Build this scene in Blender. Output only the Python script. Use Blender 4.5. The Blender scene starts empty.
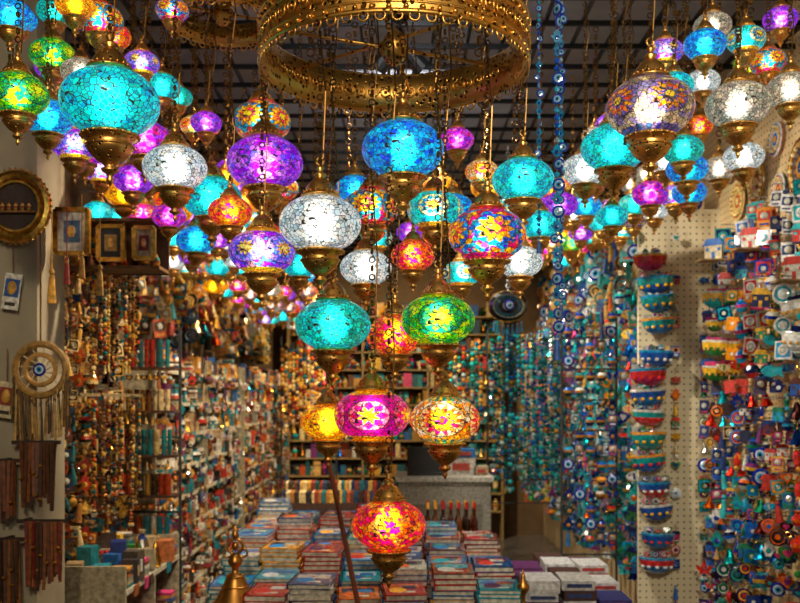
import bpy, math, random
import numpy as np
from mathutils import Vector, Matrix, Euler
random.seed(7); rng=np.random.RandomState(7)
R=random
SC=bpy.context.scene
try:
    SC.view_settings.view_transform='Standard'
except Exception: pass

def L(h):
    h=h.lstrip('#'); o=[]
    for i in (0,2,4):
        c=int(h[i:i+2],16)/255; o.append(c/12.92 if c<=.04045 else ((c+.055)/1.055)**2.4)
    return tuple(o)
def pal(s): return [L(x) for x in s.split()]
# ---------------------------------------------------------------- materials
def new_mat(name):
    m=bpy.data.materials.new(name); m.use_nodes=True
    nt=m.node_tree; b=nt.nodes['Principled BSDF']; return m,nt,b
def N(nt,t,**k):
    n=nt.nodes.new(t)
    for a,v in k.items(): setattr(n,a,v)
    return n
def math_n(nt,op,a,b=None,c=None):
    n=N(nt,'ShaderNodeMath',operation=op)
    for i,v in enumerate((a,b,c)):
        if v is None: continue
        if isinstance(v,(int,float)): n.inputs[i].default_value=v
        else: nt.links.new(v,n.inputs[i])
    return n.outputs[0]
def goods_mat(name,rough,metal=0,coat=0,bump=.1,scale=60):
    m,nt,b=new_mat(name)
    a=N(nt,'ShaderNodeAttribute',attribute_name='Col')
    tc=N(nt,'ShaderNodeTexCoord'); no=N(nt,'ShaderNodeTexNoise'); no.inputs['Scale'].default_value=scale
    nt.links.new(tc.outputs['Object'],no.inputs['Vector'])
    mr=N(nt,'ShaderNodeMapRange'); mr.inputs['From Min'].default_value=.3; mr.inputs['From Max'].default_value=.7; mr.inputs['To Min'].default_value=.55; mr.inputs['To Max'].default_value=1.3
    nt.links.new(no.outputs['Fac'],mr.inputs['Value'])
    mx=N(nt,'ShaderNodeVectorMath',operation='SCALE'); nt.links.new(a.outputs['Color'],mx.inputs[0]); nt.links.new(mr.outputs[0],mx.inputs['Scale'])
    nt.links.new(mx.outputs[0],b.inputs['Base Color'])
    b.inputs['Roughness'].default_value=rough; b.inputs['Metallic'].default_value=metal; b.inputs['Coat Weight'].default_value=coat
    bp=N(nt,'ShaderNodeBump'); bp.inputs['Strength'].default_value=bump; bp.inputs['Distance'].default_value=.01
    nt.links.new(no.outputs['Fac'],bp.inputs['Height']); nt.links.new(bp.outputs[0],b.inputs['Normal'])
    return m
M_MATTE=goods_mat('matte_goods',.6)
M_GLOSS=goods_mat('glazed_goods',.15,0,.5,.03)
M_METAL=goods_mat('metal_goods',.3,1,0,.15)
def plain(name,col,rough=.6,metal=0,scale=8,var=.15,bump=.1):
    m,nt,b=new_mat(name)
    tc=N(nt,'ShaderNodeTexCoord'); no=N(nt,'ShaderNodeTexNoise'); no.inputs['Scale'].default_value=scale; no.inputs['Detail'].default_value=6
    nt.links.new(tc.outputs['Object'],no.inputs['Vector'])
    cr=N(nt,'ShaderNodeValToRGB'); cr.color_ramp.elements[0].position=.3; cr.color_ramp.elements[1].position=.7
    cr.color_ramp.elements[0].color=(*[c*(1-var) for c in col],1); cr.color_ramp.elements[1].color=(*[min(1,c*(1+var)) for c in col],1)
    nt.links.new(no.outputs['Fac'],cr.inputs[0]); nt.links.new(cr.outputs[0],b.inputs['Base Color'])
    b.inputs['Roughness'].default_value=rough; b.inputs['Metallic'].default_value=metal
    bp=N(nt,'ShaderNodeBump'); bp.inputs['Strength'].default_value=bump; bp.inputs['Distance'].default_value=.01
    nt.links.new(no.outputs['Fac'],bp.inputs['Height']); nt.links.new(bp.outputs[0],b.inputs['Normal'])
    return m
def brass_mat(name,col,dark,scale,p0=.22,p1=.36):
    m,nt,b=new_mat(name)
    tc=N(nt,'ShaderNodeTexCoord'); v=N(nt,'ShaderNodeTexVoronoi'); v.inputs['Scale'].default_value=scale
    nt.links.new(tc.outputs['Object'],v.inputs['Vector'])
    cr=N(nt,'ShaderNodeValToRGB'); e=cr.color_ramp.elements; e[0].position=p0; e[0].color=(*dark,1); e[1].position=p1; e[1].color=(*col,1)
    nt.links.new(v.outputs['Distance'],cr.inputs[0]); nt.links.new(cr.outputs[0],b.inputs['Base Color'])
    b.inputs['Metallic'].default_value=1; b.inputs['Roughness'].default_value=.38
    bp=N(nt,'ShaderNodeBump'); bp.inputs['Strength'].default_value=.6; bp.inputs['Distance'].default_value=.01
    nt.links.new(cr.outputs[0],bp.inputs['Height']); nt.links.new(bp.outputs[0],b.inputs['Normal'])
    return m
M_BRASS=brass_mat('pierced_brass',L('#dca658'),L('#241206'),9,.18,.3)
M_BRASSH=brass_mat('embossed_brass_band',L('#d8a450'),L('#4a2c0c'),70)
M_CHAIN=plain('aged_brass_chain',L('#7a5a30'),.4,1)
M_DARK=plain('dark_steel',L('#121314'),.5,.5)
M_WOOD=plain('dark_wood',L('#5a3218'),.5,0,14,.4)

def globe_mat():
    m,nt,b=new_mat('mosaic_glass')
    a=N(nt,'ShaderNodeAttribute',attribute_name='Col')
    tc=N(nt,'ShaderNodeTexCoord')
    v1=N(nt,'ShaderNodeTexVoronoi'); v2=N(nt,'ShaderNodeTexVoronoi',feature='DISTANCE_TO_EDGE')
    for v in (v1,v2):
        v.inputs['Scale'].default_value=9.5; nt.links.new(tc.outputs['Object'],v.inputs['Vector'])
    sp=N(nt,'ShaderNodeSeparateColor'); nt.links.new(v1.outputs['Color'],sp.inputs[0])
    hs=N(nt,'ShaderNodeHueSaturation'); hs.inputs['Saturation'].default_value=1.06
    nt.links.new(math_n(nt,'MULTIPLY_ADD',sp.outputs[0],.08,.46),hs.inputs['Hue'])
    nt.links.new(math_n(nt,'MULTIPLY_ADD',sp.outputs[1],1.1,.42),hs.inputs['Value'])
    nt.links.new(a.outputs['Color'],hs.inputs['Color'])
    ed=N(nt,'ShaderNodeMapRange'); ed.inputs['From Min'].default_value=.035; ed.inputs['From Max'].default_value=.085; nt.links.new(v2.outputs['Distance'],ed.inputs['Value'])
    mx=N(nt,'ShaderNodeMix',data_type='RGBA'); nt.links.new(ed.outputs[0],mx.inputs[0])
    mx.inputs[6].default_value=(.016,.014,.014,1); nt.links.new(hs.outputs[0],mx.inputs[7])
    col=mx.outputs[2]
    nt.links.new(col,b.inputs['Base Color']); nt.links.new(col,b.inputs['Emission Color'])
    b.inputs['Emission Strength'].default_value=.64
    nt.links.new(math_n(nt,'MULTIPLY',ed.outputs[0],.8),b.inputs['Transmission Weight']); b.inputs['IOR'].default_value=1.3; b.inputs['Roughness'].default_value=.52
    b.inputs['Coat Weight'].default_value=.5; b.inputs['Coat Roughness'].default_value=.12
    bp=N(nt,'ShaderNodeBump'); bp.inputs['Strength'].default_value=.45; bp.inputs['Distance'].default_value=.02
    nt.links.new(ed.outputs[0],bp.inputs['Height']); nt.links.new(bp.outputs[0],b.inputs['Coat Normal'])
    return m
M_GLOBE=globe_mat()
def emis(name,col,s):
    m,nt,b=new_mat(name); b.inputs['Base Color'].default_value=(*col,1); b.inputs['Emission Color'].default_value=(*col,1); b.inputs['Emission Strength'].default_value=s
    return m
M_BULB=emis('lit_bulb',(1,.93,.8),8.5)

# ---------------------------------------------------------------- templates
def rotm(r): return np.array(Euler(r).to_matrix())
class T:
    def __init__(s,V,F,C=None,M=None):
        s.V=np.array(V,float).reshape(-1,3); s.F=F; s.C=list(C) if C is not None else [0]*len(F); s.M=list(M) if M is not None else [0]*len(F)
    def x(s,loc=(0,0,0),rot=(0,0,0),sc=1,c=None,m=None):
        sc=np.array(sc if hasattr(sc,'__len__') else (sc,)*3,float)
        return T((s.V*sc)@rotm(rot).T+np.array(loc),s.F,s.C if c is None else [c]*len(s.F),s.M if m is None else [m]*len(s.F))
def J(*ts):
    V=[];F=[];C=[];M=[];o=0
    for t in ts:
        V.append(t.V); F+=[tuple(i+o for i in f) for f in t.F]; C+=t.C; M+=t.M; o+=len(t.V)
    return T(np.vstack(V),F,C,M)
BOX=T([(x,y,z) for x in(-.5,.5) for y in(-.5,.5) for z in(-.5,.5)],[(0,1,3,2),(4,6,7,5),(0,4,5,1),(2,3,7,6),(0,2,6,4),(1,5,7,3)])
def box(sx,sy,sz,loc=(0,0,0),c=0,m=0,rot=(0,0,0)): return BOX.x(loc,rot,(sx,sy,sz),c,m)
def lathe(prof,n=16,cs=None,m=0):
    V=[];F=[];C=[];idx=[]
    for r,z in prof:
        if abs(r)<1e-6: idx.append([len(V)]*n); V.append((0,0,z))
        else:
            idx.append(list(range(len(V),len(V)+n)))
            for i in range(n): V.append((r*math.cos(2*math.pi*i/n),r*math.sin(2*math.pi*i/n),z))
    for k in range(len(prof)-1):
        for i in range(n):
            q=(idx[k][i],idx[k][(i+1)%n],idx[k+1][(i+1)%n],idx[k+1][i]); q2=[]
            for j in q:
                if j not in q2: q2.append(j)
            if len(q2)>2: F.append(tuple(q2)); C.append(cs[k] if cs else 0)
    return T(V,F,C,[m]*len(F))
def torus(Ro,r,n=16,k=6,c=0,m=0):
    V=[(( Ro+r*math.cos(2*math.pi*j/k))*math.cos(2*math.pi*i/n),(Ro+r*math.cos(2*math.pi*j/k))*math.sin(2*math.pi*i/n),r*math.sin(2*math.pi*j/k)) for i in range(n) for j in range(k)]
    F=[(i*k+j,((i+1)%n)*k+j,((i+1)%n)*k+(j+1)%k,i*k+(j+1)%k) for i in range(n) for j in range(k)]
    return T(V,F,[c]*len(F),[m]*len(F))
def sph(n=8,k=5,c=0,m=0):
    return lathe([(math.sin(math.pi*i/k),-math.cos(math.pi*i/k)) if 0<i<k else (0,-math.cos(math.pi*i/k)) for i in range(k+1)],n,[c]*k,m)
def poly(pts,th=.1,c=0,m=0):
    n=len(pts); V=[(p[0],-th/2,p[1]) for p in pts]+[(p[0],th/2,p[1]) for p in pts]
    F=[tuple(range(n)),tuple(range(2*n-1,n-1,-1))]+[(i,i+n,(i+1)%n+n,(i+1)%n) for i in range(n)]
    return T(V,F,[c]*len(F),[m]*len(F))
def tube(p,q,r,n=6,c=0,m=0):
    p=Vector(p);q=Vector(q);d=q-p;ln=d.length; e=d.to_track_quat('Z','Y').to_euler()
    return lathe([(0,0),(r,0),(r,ln),(0,ln)],n,None,m).x(tuple(p),tuple(e),1,c,m)
RX=(math.pi/2,0,0)
class MB:
    def __init__(s): s.V=[];s.F=[];s.C=[];s.M=[];s.o=0
    def add(s,t,loc=(0,0,0),rot=(0,0,0),sc=1,cols=((.5,.5,.5),)):
        sc=np.array(sc if hasattr(sc,'__len__') else (sc,)*3,float)
        V=(t.V*sc)@rotm(rot).T+np.array(loc); s.V.append(V); o=s.o
        s.F+=[tuple(i+o for i in f) for f in t.F]; n=len(cols)
        s.C+=[cols[c] if c<n else cols[-1] for c in t.C]; s.M+=t.M; s.o+=len(V)
    def build(s,name,mats=None,smooth=False,parent=None):
        me=bpy.data.meshes.new(name)
        V=np.vstack(s.V)
        org=np.array([(V[:,0].min()+V[:,0].max())/2,(V[:,1].min()+V[:,1].max())/2,V[:,2].min()])
        if parent is not None: org=np.zeros(3)
        me.from_pydata((V-org).tolist(),[],s.F)
        a=me.attributes.new('Col','FLOAT_COLOR','CORNER')
        ln=[len(f) for f in s.F]; arr=np.repeat(np.array([(*c,1) for c in s.C],float),ln,axis=0)
        a.data.foreach_set('color',arr.astype(np.float32).ravel())
        for m in (mats or [M_MATTE,M_GLOSS,M_METAL]): me.materials.append(m)
        me.polygons.foreach_set('material_index',s.M)
        if smooth: me.polygons.foreach_set('use_smooth',[True]*len(s.F))
        me.update(); ob=bpy.data.objects.new(name,me); ob.location=org; SC.collection.objects.link(ob)
        if parent: ob.parent=parent
        return ob
def single(t,name,mats=None,cols=((.5,.5,.5),),smooth=False,**k):
    b=MB(); b.add(t,cols=cols,**k); return b.build(name,mats,smooth)
# ---------------------------------------------------------------- room
single(box(4.2,11.5,.1,(0,4.6,-.05)),'floor',[plain('floor_tile',L('#6b6358'),.25,0,3)])
single(box(4.2,9.2,.1,(0,5.8,3.2)),'ceiling',[plain('ceiling_paint',L('#8a8d92'),.8)])
def pegmat(name,col):
    m,nt,b=new_mat(name); tc=N(nt,'ShaderNodeTexCoord')
    s=N(nt,'ShaderNodeVectorMath',operation='SCALE'); s.inputs['Scale'].default_value=32; nt.links.new(tc.outputs['Object'],s.inputs[0])
    f=N(nt,'ShaderNodeVectorMath',operation='FRACTION'); nt.links.new(s.outputs[0],f.inputs[0])
    u=N(nt,'ShaderNodeVectorMath',operation='SUBTRACT'); nt.links.new(f.outputs[0],u.inputs[0]); u.inputs[1].default_value=(.5,.5,.5)
    geo=N(nt,'ShaderNodeNewGeometry'); 
    d=N(nt,'ShaderNodeVectorMath',operation='CROSS_PRODUCT'); nt.links.new(u.outputs[0],d.inputs[0]); nt.links.new(geo.outputs['True Normal'],d.inputs[1])
    le=N(nt,'ShaderNodeVectorMath',operation='LENGTH'); nt.links.new(d.outputs[0],le.inputs[0])
    mr=N(nt,'ShaderNodeMapRange'); mr.inputs['From Min'].default_value=.12; mr.inputs['From Max'].default_value=.18; nt.links.new(le.outputs['Value'],mr.inputs['Value'])
    mx=N(nt,'ShaderNodeMix',data_type='RGBA'); nt.links.new(mr.outputs[0],mx.inputs[0]); mx.inputs[6].default_value=(*[c*.12 for c in col],1); mx.inputs[7].default_value=(*col,1)
    nt.links.new(mx.outputs[2],b.inputs['Base Color']); b.inputs['Roughness'].default_value=.6
    return m
M_PEG=pegmat('cream_pegboard',L('#e0c490')); M_PEGW=pegmat('white_pegboard',L('#d4c6a4'))
single(box(.1,9.0,3.2,(1.65,5.5,1.6)),'wall_right',[M_PEG])
single(box(.1,9.0,3.2,(-1.65,5.5,1.6)),'wall_left',[plain('wall_paint_left',L('#5c4830'),.8)])
single(box(3.4,.1,3.2,(0,10.05,1.6)),'wall_back',[plain('wall_paint_back',L('#6a5438'),.8)])
single(box(.42,.25,3.15,(-1.43,3.15,1.575)),'wall_pillar',[plain('pillar_paint',L('#948a74'),.8)])
b=MB()
for i in range(23): b.add(box(.010,7.4,.02),(-1.55+i*.14,5.7,2.93),cols=[(.02,.02,.02)])
for i in range(34): b.add(box(3.15,.010,.02),(0,2.05+i*.22,2.91),cols=[(.02,.02,.02)])
for y in (2.2,4,6,8.8):
    for x in (-1.5,0,1.5): b.add(box(.02,.02,.24),(x,y,3.03),cols=[(.02,.02,.02)])
b.build('ceiling_wire_grid',[M_DARK])
# ---------------------------------------------------------------- lamps
NA,NE=200,96
def globe_mesh(name,fn):
    me=bpy.data.meshes.new(name); V=[];F=[];dirs=[]
    for j in range(NE+1):
        el=-1.2+2.4*j/NE
        for i in range(NA):
            a=2*math.pi*i/NA; dirs.append((a,el)); V.append((math.cos(el)*math.cos(a),math.cos(el)*math.sin(a),.70*math.sin(el)))
    for j in range(NE):
        for i in range(NA): F.append((j*NA+i,j*NA+(i+1)%NA,(j+1)*NA+(i+1)%NA,(j+1)*NA+i))
    me.from_pydata(V,[],F)
    D=np.array(dirs); C=fn(D[:,0],D[:,1])
    at=me.attributes.new('Col','FLOAT_COLOR','POINT'); at.data.foreach_set('color',np.hstack([C,np.ones((len(C),1))]).astype(np.float32).ravel())
    me.polygons.foreach_set('use_smooth',[True]*len(F)); me.materials.append(M_GLOBE); me.update(); return me
def crackle(cols):
    cols=np.array(cols)
    sites=rng.randn(420,3); sites/=np.linalg.norm(sites,axis=1)[:,None]; ci=rng.randint(0,len(cols),420)
    def fn(a,e):
        P=np.stack([np.cos(e)*np.cos(a),np.cos(e)*np.sin(a),np.sin(e)],1)
        return cols[ci[np.argmax(P@sites.T,axis=1)]]
    return fn
def flower(bg,c0,c1,c2,c3,k=4,n=12,size=.62,band=None):
    base=crackle(bg); c0,c1,c2,c3=map(np.array,(c0,c1,c2,c3))
    def fn(a,e):
        C=base(a,e).copy(); sec=2*math.pi/k
        u=((a+math.pi/2+sec/2)%sec-sec/2)*np.cos(e); v=e
        rho=np.hypot(u,v)/size; phi=np.arctan2(v,u)
        tri=np.abs(((phi/(2*math.pi)*n)%1)*2-1)
        C[rho<1]=c3
        C[(rho<.98)&(rho<.62+.34*tri)]=c2
        C[(rho<.62)&(rho<.3+.3*(1-tri))]=c1
        C[rho<.24]=c0; C[(rho>.24)&(rho<.29)]*=.05
        C[(rho>1)&(rho<1.06)]*=.05
        C[(np.abs(rho-(.62+.34*tri))<.03)]*=.15
        if band is not None:
            bm=(np.abs(e)>.85); ch=(np.floor(a/(2*math.pi)*32)%2)==0
            C[bm&ch]=np.array(band); C[bm&~ch]=c1
        return C
    return fn
H=L
TURQ=pal('#10b4c8 #18d0d0 #0898bc #38dcd4'); BLUE=pal('#1688e0 #20a8e8 #0c68c8 #38c0e8'); WHT=pal('#d0d8d8 #b8c4c8 #e0dcd0 #98b0bc')
PURP=pal('#8a2ad0 #a040e0 #6a20b0 #b858e0'); RED=pal('#d82414 #e83c1c #b81010 #e85828'); GRN=pal('#28a828 #70b818 #149050 #b8c818')
TEAL=pal('#18b0a0 #20c8b8 #108878 #28b8c8'); ORG=pal('#e06010 #e88818 #d04010 #e8a828'); AMB=pal('#e89818 #f0b828 #d87810'); GRY=pal('#a89c88 #887f70 #b8a890 #80887c')
PNK=pal('#d82080 #e848a8 #a81478 #e870b8')
DES={
 'turquoise':crackle(TURQ),'blue':crackle(BLUE),'white':crackle(WHT),'purple':crackle(PURP+pal('#c070d8 #7048d8')),'red':crackle(RED+pal('#e89040')),'teal':crackle(TEAL),
 'grey':crackle(GRY),'orange':crackle(ORG+pal('#d02010')),'amber':crackle(AMB),'pink':crackle(PNK+PURP),
 'green':flower(GRN,H('#f0f040'),H('#e8c820'),H('#40b830'),H('#108050'),4,10,.6),
 'magenta_flower':flower(pal('#d81880 #b81488'),H('#f8e040'),H('#f0b020'),H('#d81878'),H('#f07098'),5,8,.55,H('#f0a020')),
 'sunburst':flower(pal('#f0b040 #f09020 #e8e0c0'),H('#e81810'),H('#f0c020'),H('#e03008'),H('#f0d080'),4,14,.68,H('#20a0a0')),
 'rainbow':flower(pal('#2060d0 #d02830 #e8b020 #2098c0 #b030a0'),H('#f0d030'),H('#e02818'),H('#f0a020'),H('#2870d8'),5,10,.55,H('#c02060')),
 'violet_flower':flower(PURP[:2]+pal('#4050e0 #f0a0c0'),H('#f8e060'),H('#f0b830'),H('#5868f0'),H('#b080f0'),5,10,.6,H('#e8c040')),
 'gold_flower':flower(pal('#a09068 #887050 #c0a878 #706090'),H('#e8c040'),H('#203880'),H('#d07018'),H('#604890'),5,12,.5,H('#604880')),
 'turquoise_gold':flower(TURQ,H('#f0d040'),H('#f08820'),H('#1898c8'),H('#f0d880'),4,10,.55,H('#f0b040')),
 'red_sun':flower(pal('#d02818 #e8a020 #2090a8'),H('#f0e040'),H('#e02010'),H('#f0a820'),H('#1878b0'),5,12,.6,H('#e03820')),
}
GM={k:globe_mesh(k+'_mosaic_globe',f) for k,f in DES.items()}
fit=J(lathe([(.38,.62),(.44,.65),(.45,.69),(.40,.73),(.37,.80),(.33,.90),(.24,1.02),(.14,1.10),(.10,1.14),(.16,1.19),(.11,1.24),(.06,1.28),(.10,1.35),(.06,1.41),(0,1.44)],24),
      torus(.45,.03,28,6).x((0,0,.68)),
      *[sph(6,4).x((.40*math.cos(i*math.pi/9),.40*math.sin(i*math.pi/9),.76),sc=.035) for i in range(18)],
      *[sph(6,4).x((.57*math.cos(i*math.pi/12),.57*math.sin(i*math.pi/12),-.69),sc=.045) for i in range(24)],
      lathe([(.38,-.60),(.50,-.63),(.56,-.68),(.55,-.73),(.47,-.77),(.44,-.84),(.47,-.90),(.45,-.97),(.38,-1.08),(.27,-1.18),(.15,-1.26),(.10,-1.31),(.18,-1.36),(.17,-1.41),(.08,-1.46),(.05,-1.52),(.08,-1.57),(.0,-1.72)],24),
      torus(.56,.035,28,6).x((0,0,-.69)),torus(.475,.025,28,6).x((0,0,-.9)),
      torus(.09,.025,12,5).x((0,0,1.52),RX))
b=MB(); b.add(fit); fo=b.build('brass_fittings_proto',[M_BRASS],True); FITM=fo.data
me_org=fo.location.copy(); 
for v in FITM.vertices: v.co+=me_org
bpy.data.objects.remove(fo)
bb=MB(); bb.add(sph(14,8),(0,0,.02),sc=.27); bo=bb.build('bulb_proto',[M_BULB],True)
for v in bo.data.vertices: v.co+=bo.location
BULBM=bo.data; bpy.data.objects.remove(bo)
LINK=torus(.0062,.0016,8,4).x(rot=RX,sc=(1,1,1.8))
LINKB=LINK.x(rot=(0,0,math.pi/2))
def chain(b,x,y,z0,z1,s=1.0):
    z=z0;i=0;st=.0185*s
    while z<z1:
        b.add(LINK if i%2 else LINKB,(x,y,z),sc=s); z+=st;i+=1
def lamp(x,y,z,r,des,rot=None,top=2.92):
    e=bpy.data.objects.new(des+'_mosaic_lamp',None); e.location=(x,y,z); e.empty_display_size=.05; SC.collection.objects.link(e)
    if rot is None: rot=R.uniform(-.25,.25)+math.atan2(-x,y)*-1
    for nm,me in (('globe',GM[des]),('brass_fittings',FITM),('bulb',BULBM)):
        o=bpy.data.objects.new(nm,me); SC.collection.objects.link(o); o.parent=e; o.scale=(r,r,r); o.rotation_euler=(0,0,rot)
    b=MB(); chain(b,0,0,1.56*r,top-z,1.0 if y<2.9 else 1.6)
    if y<2.9:
        pts=[(.010*math.sin(t*2.5)+.005,.004,1.4*r+(top-z-1.4*r)*t/6) for t in range(7)]
        for p,q in zip(pts,pts[1:]): b.add(tube(p,q,.0018,5))
    b.build('chain',[M_CHAIN],False,e)
LAMPS=[(.006,1.9,2.028,.0866,'blue'),(-.330,2.2,2.079,.093,'purple'),(-.164,1.85,1.862,.084,'white'),(-.322,2.1,1.845,.077,'violet_flower'),
(.184,1.9,1.848,.082,'rainbow'),(.314,2.3,2.062,.079,'turquoise'),(-.141,1.9,1.658,.080,'teal'),(.078,1.85,1.664,.076,'green'),(-.091,2.4,1.852,.069,'white'),
(-.059,1.9,1.468,.080,'magenta_flower'),(.100,2.0,1.456,.078,'sunburst'),(-.18,2.25,1.445,.068,'amber'),(-.023,1.85,1.243,.076,'red'),(-.434,2.3,1.98,.056,'orange'),
(-.081,2.6,2.055,.081,'red_sun'),(.101,2.6,2.049,.081,'turquoise_gold'),(.32,2.4,1.868,.061,'white'),(-.013,2.3,1.666,.074,'orange'),(.039,2.7,1.932,.066,'red'),
(-.585,2.8,2.128,.093,'turquoise'),(-.55,2.2,2.067,.078,'white'),(-.612,1.9,2.127,.103,'turquoise'),(-.708,2.5,2.222,.072,'pink'),(.165,2.6,2.251,.049,'pink'),
(.246,2.7,2.184,.051,'sunburst'),(-.399,2.6,2.303,.084,'red_sun'),(.556,2.0,2.149,.096,'gold_flower'),(.571,2.4,2.172,.088,'turquoise'),(.826,2.2,2.221,.078,'grey'),
(.997,2.3,2.292,.061,'grey'),(.813,2.4,2.447,.056,'blue'),(.736,2.5,2.467,.05,'violet_flower'),(.961,2.5,2.5,.053,'turquoise_gold'),(1.063,2.6,2.476,.052,'red_sun'),
(.555,2.7,2.19,.069,'white'),(.533,3.0,2.15,.06,'purple'),(.818,2.6,2.222,.058,'teal'),(-.953,2.2,2.441,.054,'blue'),(-.849,2.0,2.178,.067,'green'),
(-.9,2.3,2.221,.064,'blue'),(-.907,2.35,2.40,.059,'green'),(-.903,2.5,2.208,.064,'violet_flower'),(-.767,2.3,2.471,.059,'red_sun'),(-.958,2.5,2.578,.05,'teal'),
(.451,2.9,2.064,.064,'turquoise'),(-.657,2.9,2.015,.064,'blue'),(-.311,2.8,1.92,.056,'turquoise'),(-.05,5.2,2.0,.07,'amber')]
# corner clusters
for (x,y,z,r,d) in ((-1.04,2.4,2.33,.055,'teal'),(-1.02,2.65,2.48,.055,'purple'),(-.83,2.6,2.55,.052,'orange'),(-.7,2.65,2.42,.055,'turquoise'),(-.62,2.45,2.56,.045,'rainbow'),
 (-1.12,2.65,2.62,.05,'blue'),(-.78,2.2,2.30,.048,'grey'),(-1.05,2.2,2.2,.05,'turquoise'),(-.8,2.7,2.16,.06,'purple'),(-.68,2.65,2.04,.05,'pink'),(-.95,2.7,2.36,.055,'white'),
 (-.74,2.05,2.40,.045,'amber'),(-.66,2.3,2.36,.045,'violet_flower'),(-.56,2.6,2.30,.045,'purple'),
 (1.0,2.6,2.34,.06,'violet_flower'),(1.12,2.5,2.36,.055,'amber'),(.92,2.65,2.60,.055,'grey'),(1.12,2.65,2.62,.05,'purple'),(.70,2.3,2.30,.05,'turquoise'),
 (.92,2.45,2.33,.055,'blue'),(.66,2.65,2.36,.055,'gold_flower'),(1.15,2.3,2.2,.055,'turquoise'),(.60,2.55,2.02,.045,'turquoise')):
    LAMPS.append((x,y,z,r,d))
for l in LAMPS: lamp(*l)
ds=list(DES)
y=2.88
while y<8.8:
    for x in (-1.18,-1.02,-.86,-.70):
        if x==-.70 and R.random()<.35: continue
        if x==-1.18 and y<3.4: continue
        lamp(x+R.uniform(-.02,.02),y+R.uniform(-.03,.03),2.24+R.uniform(-.03,.06)-(.0 if x<-.8 else -.10),R.uniform(.058,.068),R.choice(ds+['blue','white','turquoise','orange','amber','purple']))
        if y<5.5 and R.random()<.75: lamp(x+.07,y+.1,2.50+R.uniform(0,.12),R.uniform(.05,.06),R.choice(ds))
    y+=.23
y=2.90
while y<6.2:
    for x in (1.10,.94,.75):
        lamp(x+R.uniform(-.02,.02),y+R.uniform(-.03,.03),2.27+.05*(y-2.75)+R.uniform(-.03,.06),R.uniform(.060,.070),R.choice(ds+['turquoise','teal','purple','white','blue','grey','gold_flower','white']))
        if y<5.0 and R.random()<.4: lamp(x+.07,y+.1,2.56+R.uniform(0,.08),R.uniform(.05,.058),R.choice(ds))
    y+=.26
for (x,y,z) in ((-.45,3.4,2.3),(-.2,3.5,2.25),(.15,3.4,2.3),(.35,3.6,2.35),(-.35,4.1,2.4),(.05,4.3,2.3),(.3,4.5,2.4),(-.1,3.9,2.2),(-.5,3.8,2.15),(-.3,3.2,2.05),(.42,3.3,2.2),(.18,3.05,2.15),(-.15,3.0,2.2),(.22,3.2,1.95)):
    lamp(x,y,z,.068,R.choice(['red_sun','orange','amber','turquoise_gold','purple','blue','white']))
# ---------------------------------------------------------------- chandelier hoops
def hoop(name,x,y,z,Rr,h):
    b=MB(); n=96
    band=lathe([(Rr,-h/2),(Rr+.004,-h*.3),(Rr-.002,0),(Rr+.004,h*.3),(Rr,h/2),(Rr-.006,h/2),(Rr-.008,0),(Rr-.006,-h/2),(Rr,-h/2)],n); b.add(band)
    for zz,t in ((-h/2,.006),(h/2,.007),(-h*.28,.003),(h*.28,.003)): b.add(torus(Rr+.003,t,n,6),(0,0,zz))
    k=int(2*math.pi*Rr/.032)
    for i in range(k):
        a=2*math.pi*i/k; c,s=math.cos(a),math.sin(a)
        for q in (.006,-.010):
            b.add(torus(.012,.0025,12,5),((Rr+q)*c,(Rr+q)*s,0),(math.pi/2,0,a+math.pi/2))
            b.add(sph(6,4),((Rr+q)*c,(Rr+q)*s,0),sc=.005)
        b.add(torus(.010,.0025,10,4),((Rr+.004)*c,(Rr+.004)*s,-h/2-.008),(math.pi/2,0,a+math.pi/2))
        a2=a+math.pi/k; b.add(sph(6,4),((Rr+.004)*math.cos(a2),(Rr+.004)*math.sin(a2),h*.39),sc=.006)
        b.add(sph(6,4),((Rr+.004)*math.cos(a2),(Rr+.004)*math.sin(a2),-h*.39),sc=.006)
    for i in range(3):
        a=math.pi*i/3+.4; b.add(tube((-Rr*math.cos(a),-Rr*math.sin(a),0.01*i),(Rr*math.cos(a),Rr*math.sin(a),0.01*i),.004,6))
    b.add(lathe([(0,-.04),(.02,-.03),(.035,0),(.02,.03),(0,.05)],16))
    e=bpy.data.objects.new(name,None); e.location=(x,y,z); SC.collection.objects.link(e)
    b.build('hoop_band',[M_BRASSH],True,e)
    c=MB()
    for i in range(4):
        a=math.pi/4+math.pi*i/2; chain(c,Rr*math.cos(a),Rr*math.sin(a),h/2,2.92-z,1.6)
    c.build('suspension_chains',[M_CHAIN],False,e)
hoop('brass_chandelier_hoop',-.013,2.0,2.28,.292,.085)
hoop('brass_chandelier_hoop',-.53,2.7,2.66,.165,.06)
# ---------------------------------------------------------------- goods templates
NAZ=lathe([(0,-.12),(.6,-.16),(1,-.02),(1,.02),(.7,.15),(.66,.16),(.42,.19),(.22,.21),(0,.22)],16,[0,0,0,0,0,1,2,3],1).x(rot=RX)
nazc=[L('#08248a'),L('#b0bcc8'),L('#2090c8'),L('#050510')]
def P2(f,n): return [f(2*math.pi*i/n) for i in range(n)]
HEART=J(poly(P2(lambda t:(.95*math.sin(t)**3,.8*(13*math.cos(t)-5*math.cos(2*t)-2*math.cos(3*t)-math.cos(4*t))/15),20),.3,0,1),poly(P2(lambda t:(.5*math.sin(t)**3,.45*(13*math.cos(t)-5*math.cos(2*t)-2*math.cos(3*t)-math.cos(4*t))/15),16),.42,1,1))
FISH=J(poly([(-1,0),(-.6,.45),(0,.6),(.5,.35),(1,.6),(.85,0),(1,-.6),(.5,-.35),(0,-.6),(-.6,-.45)],.3,0,1),sph(6,4,1,1).x((-.5,-.1,.15),sc=.15),poly([(-.1,.4),(.15,.4),(.15,-.4),(-.1,-.4)],.36,1,1))
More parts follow.
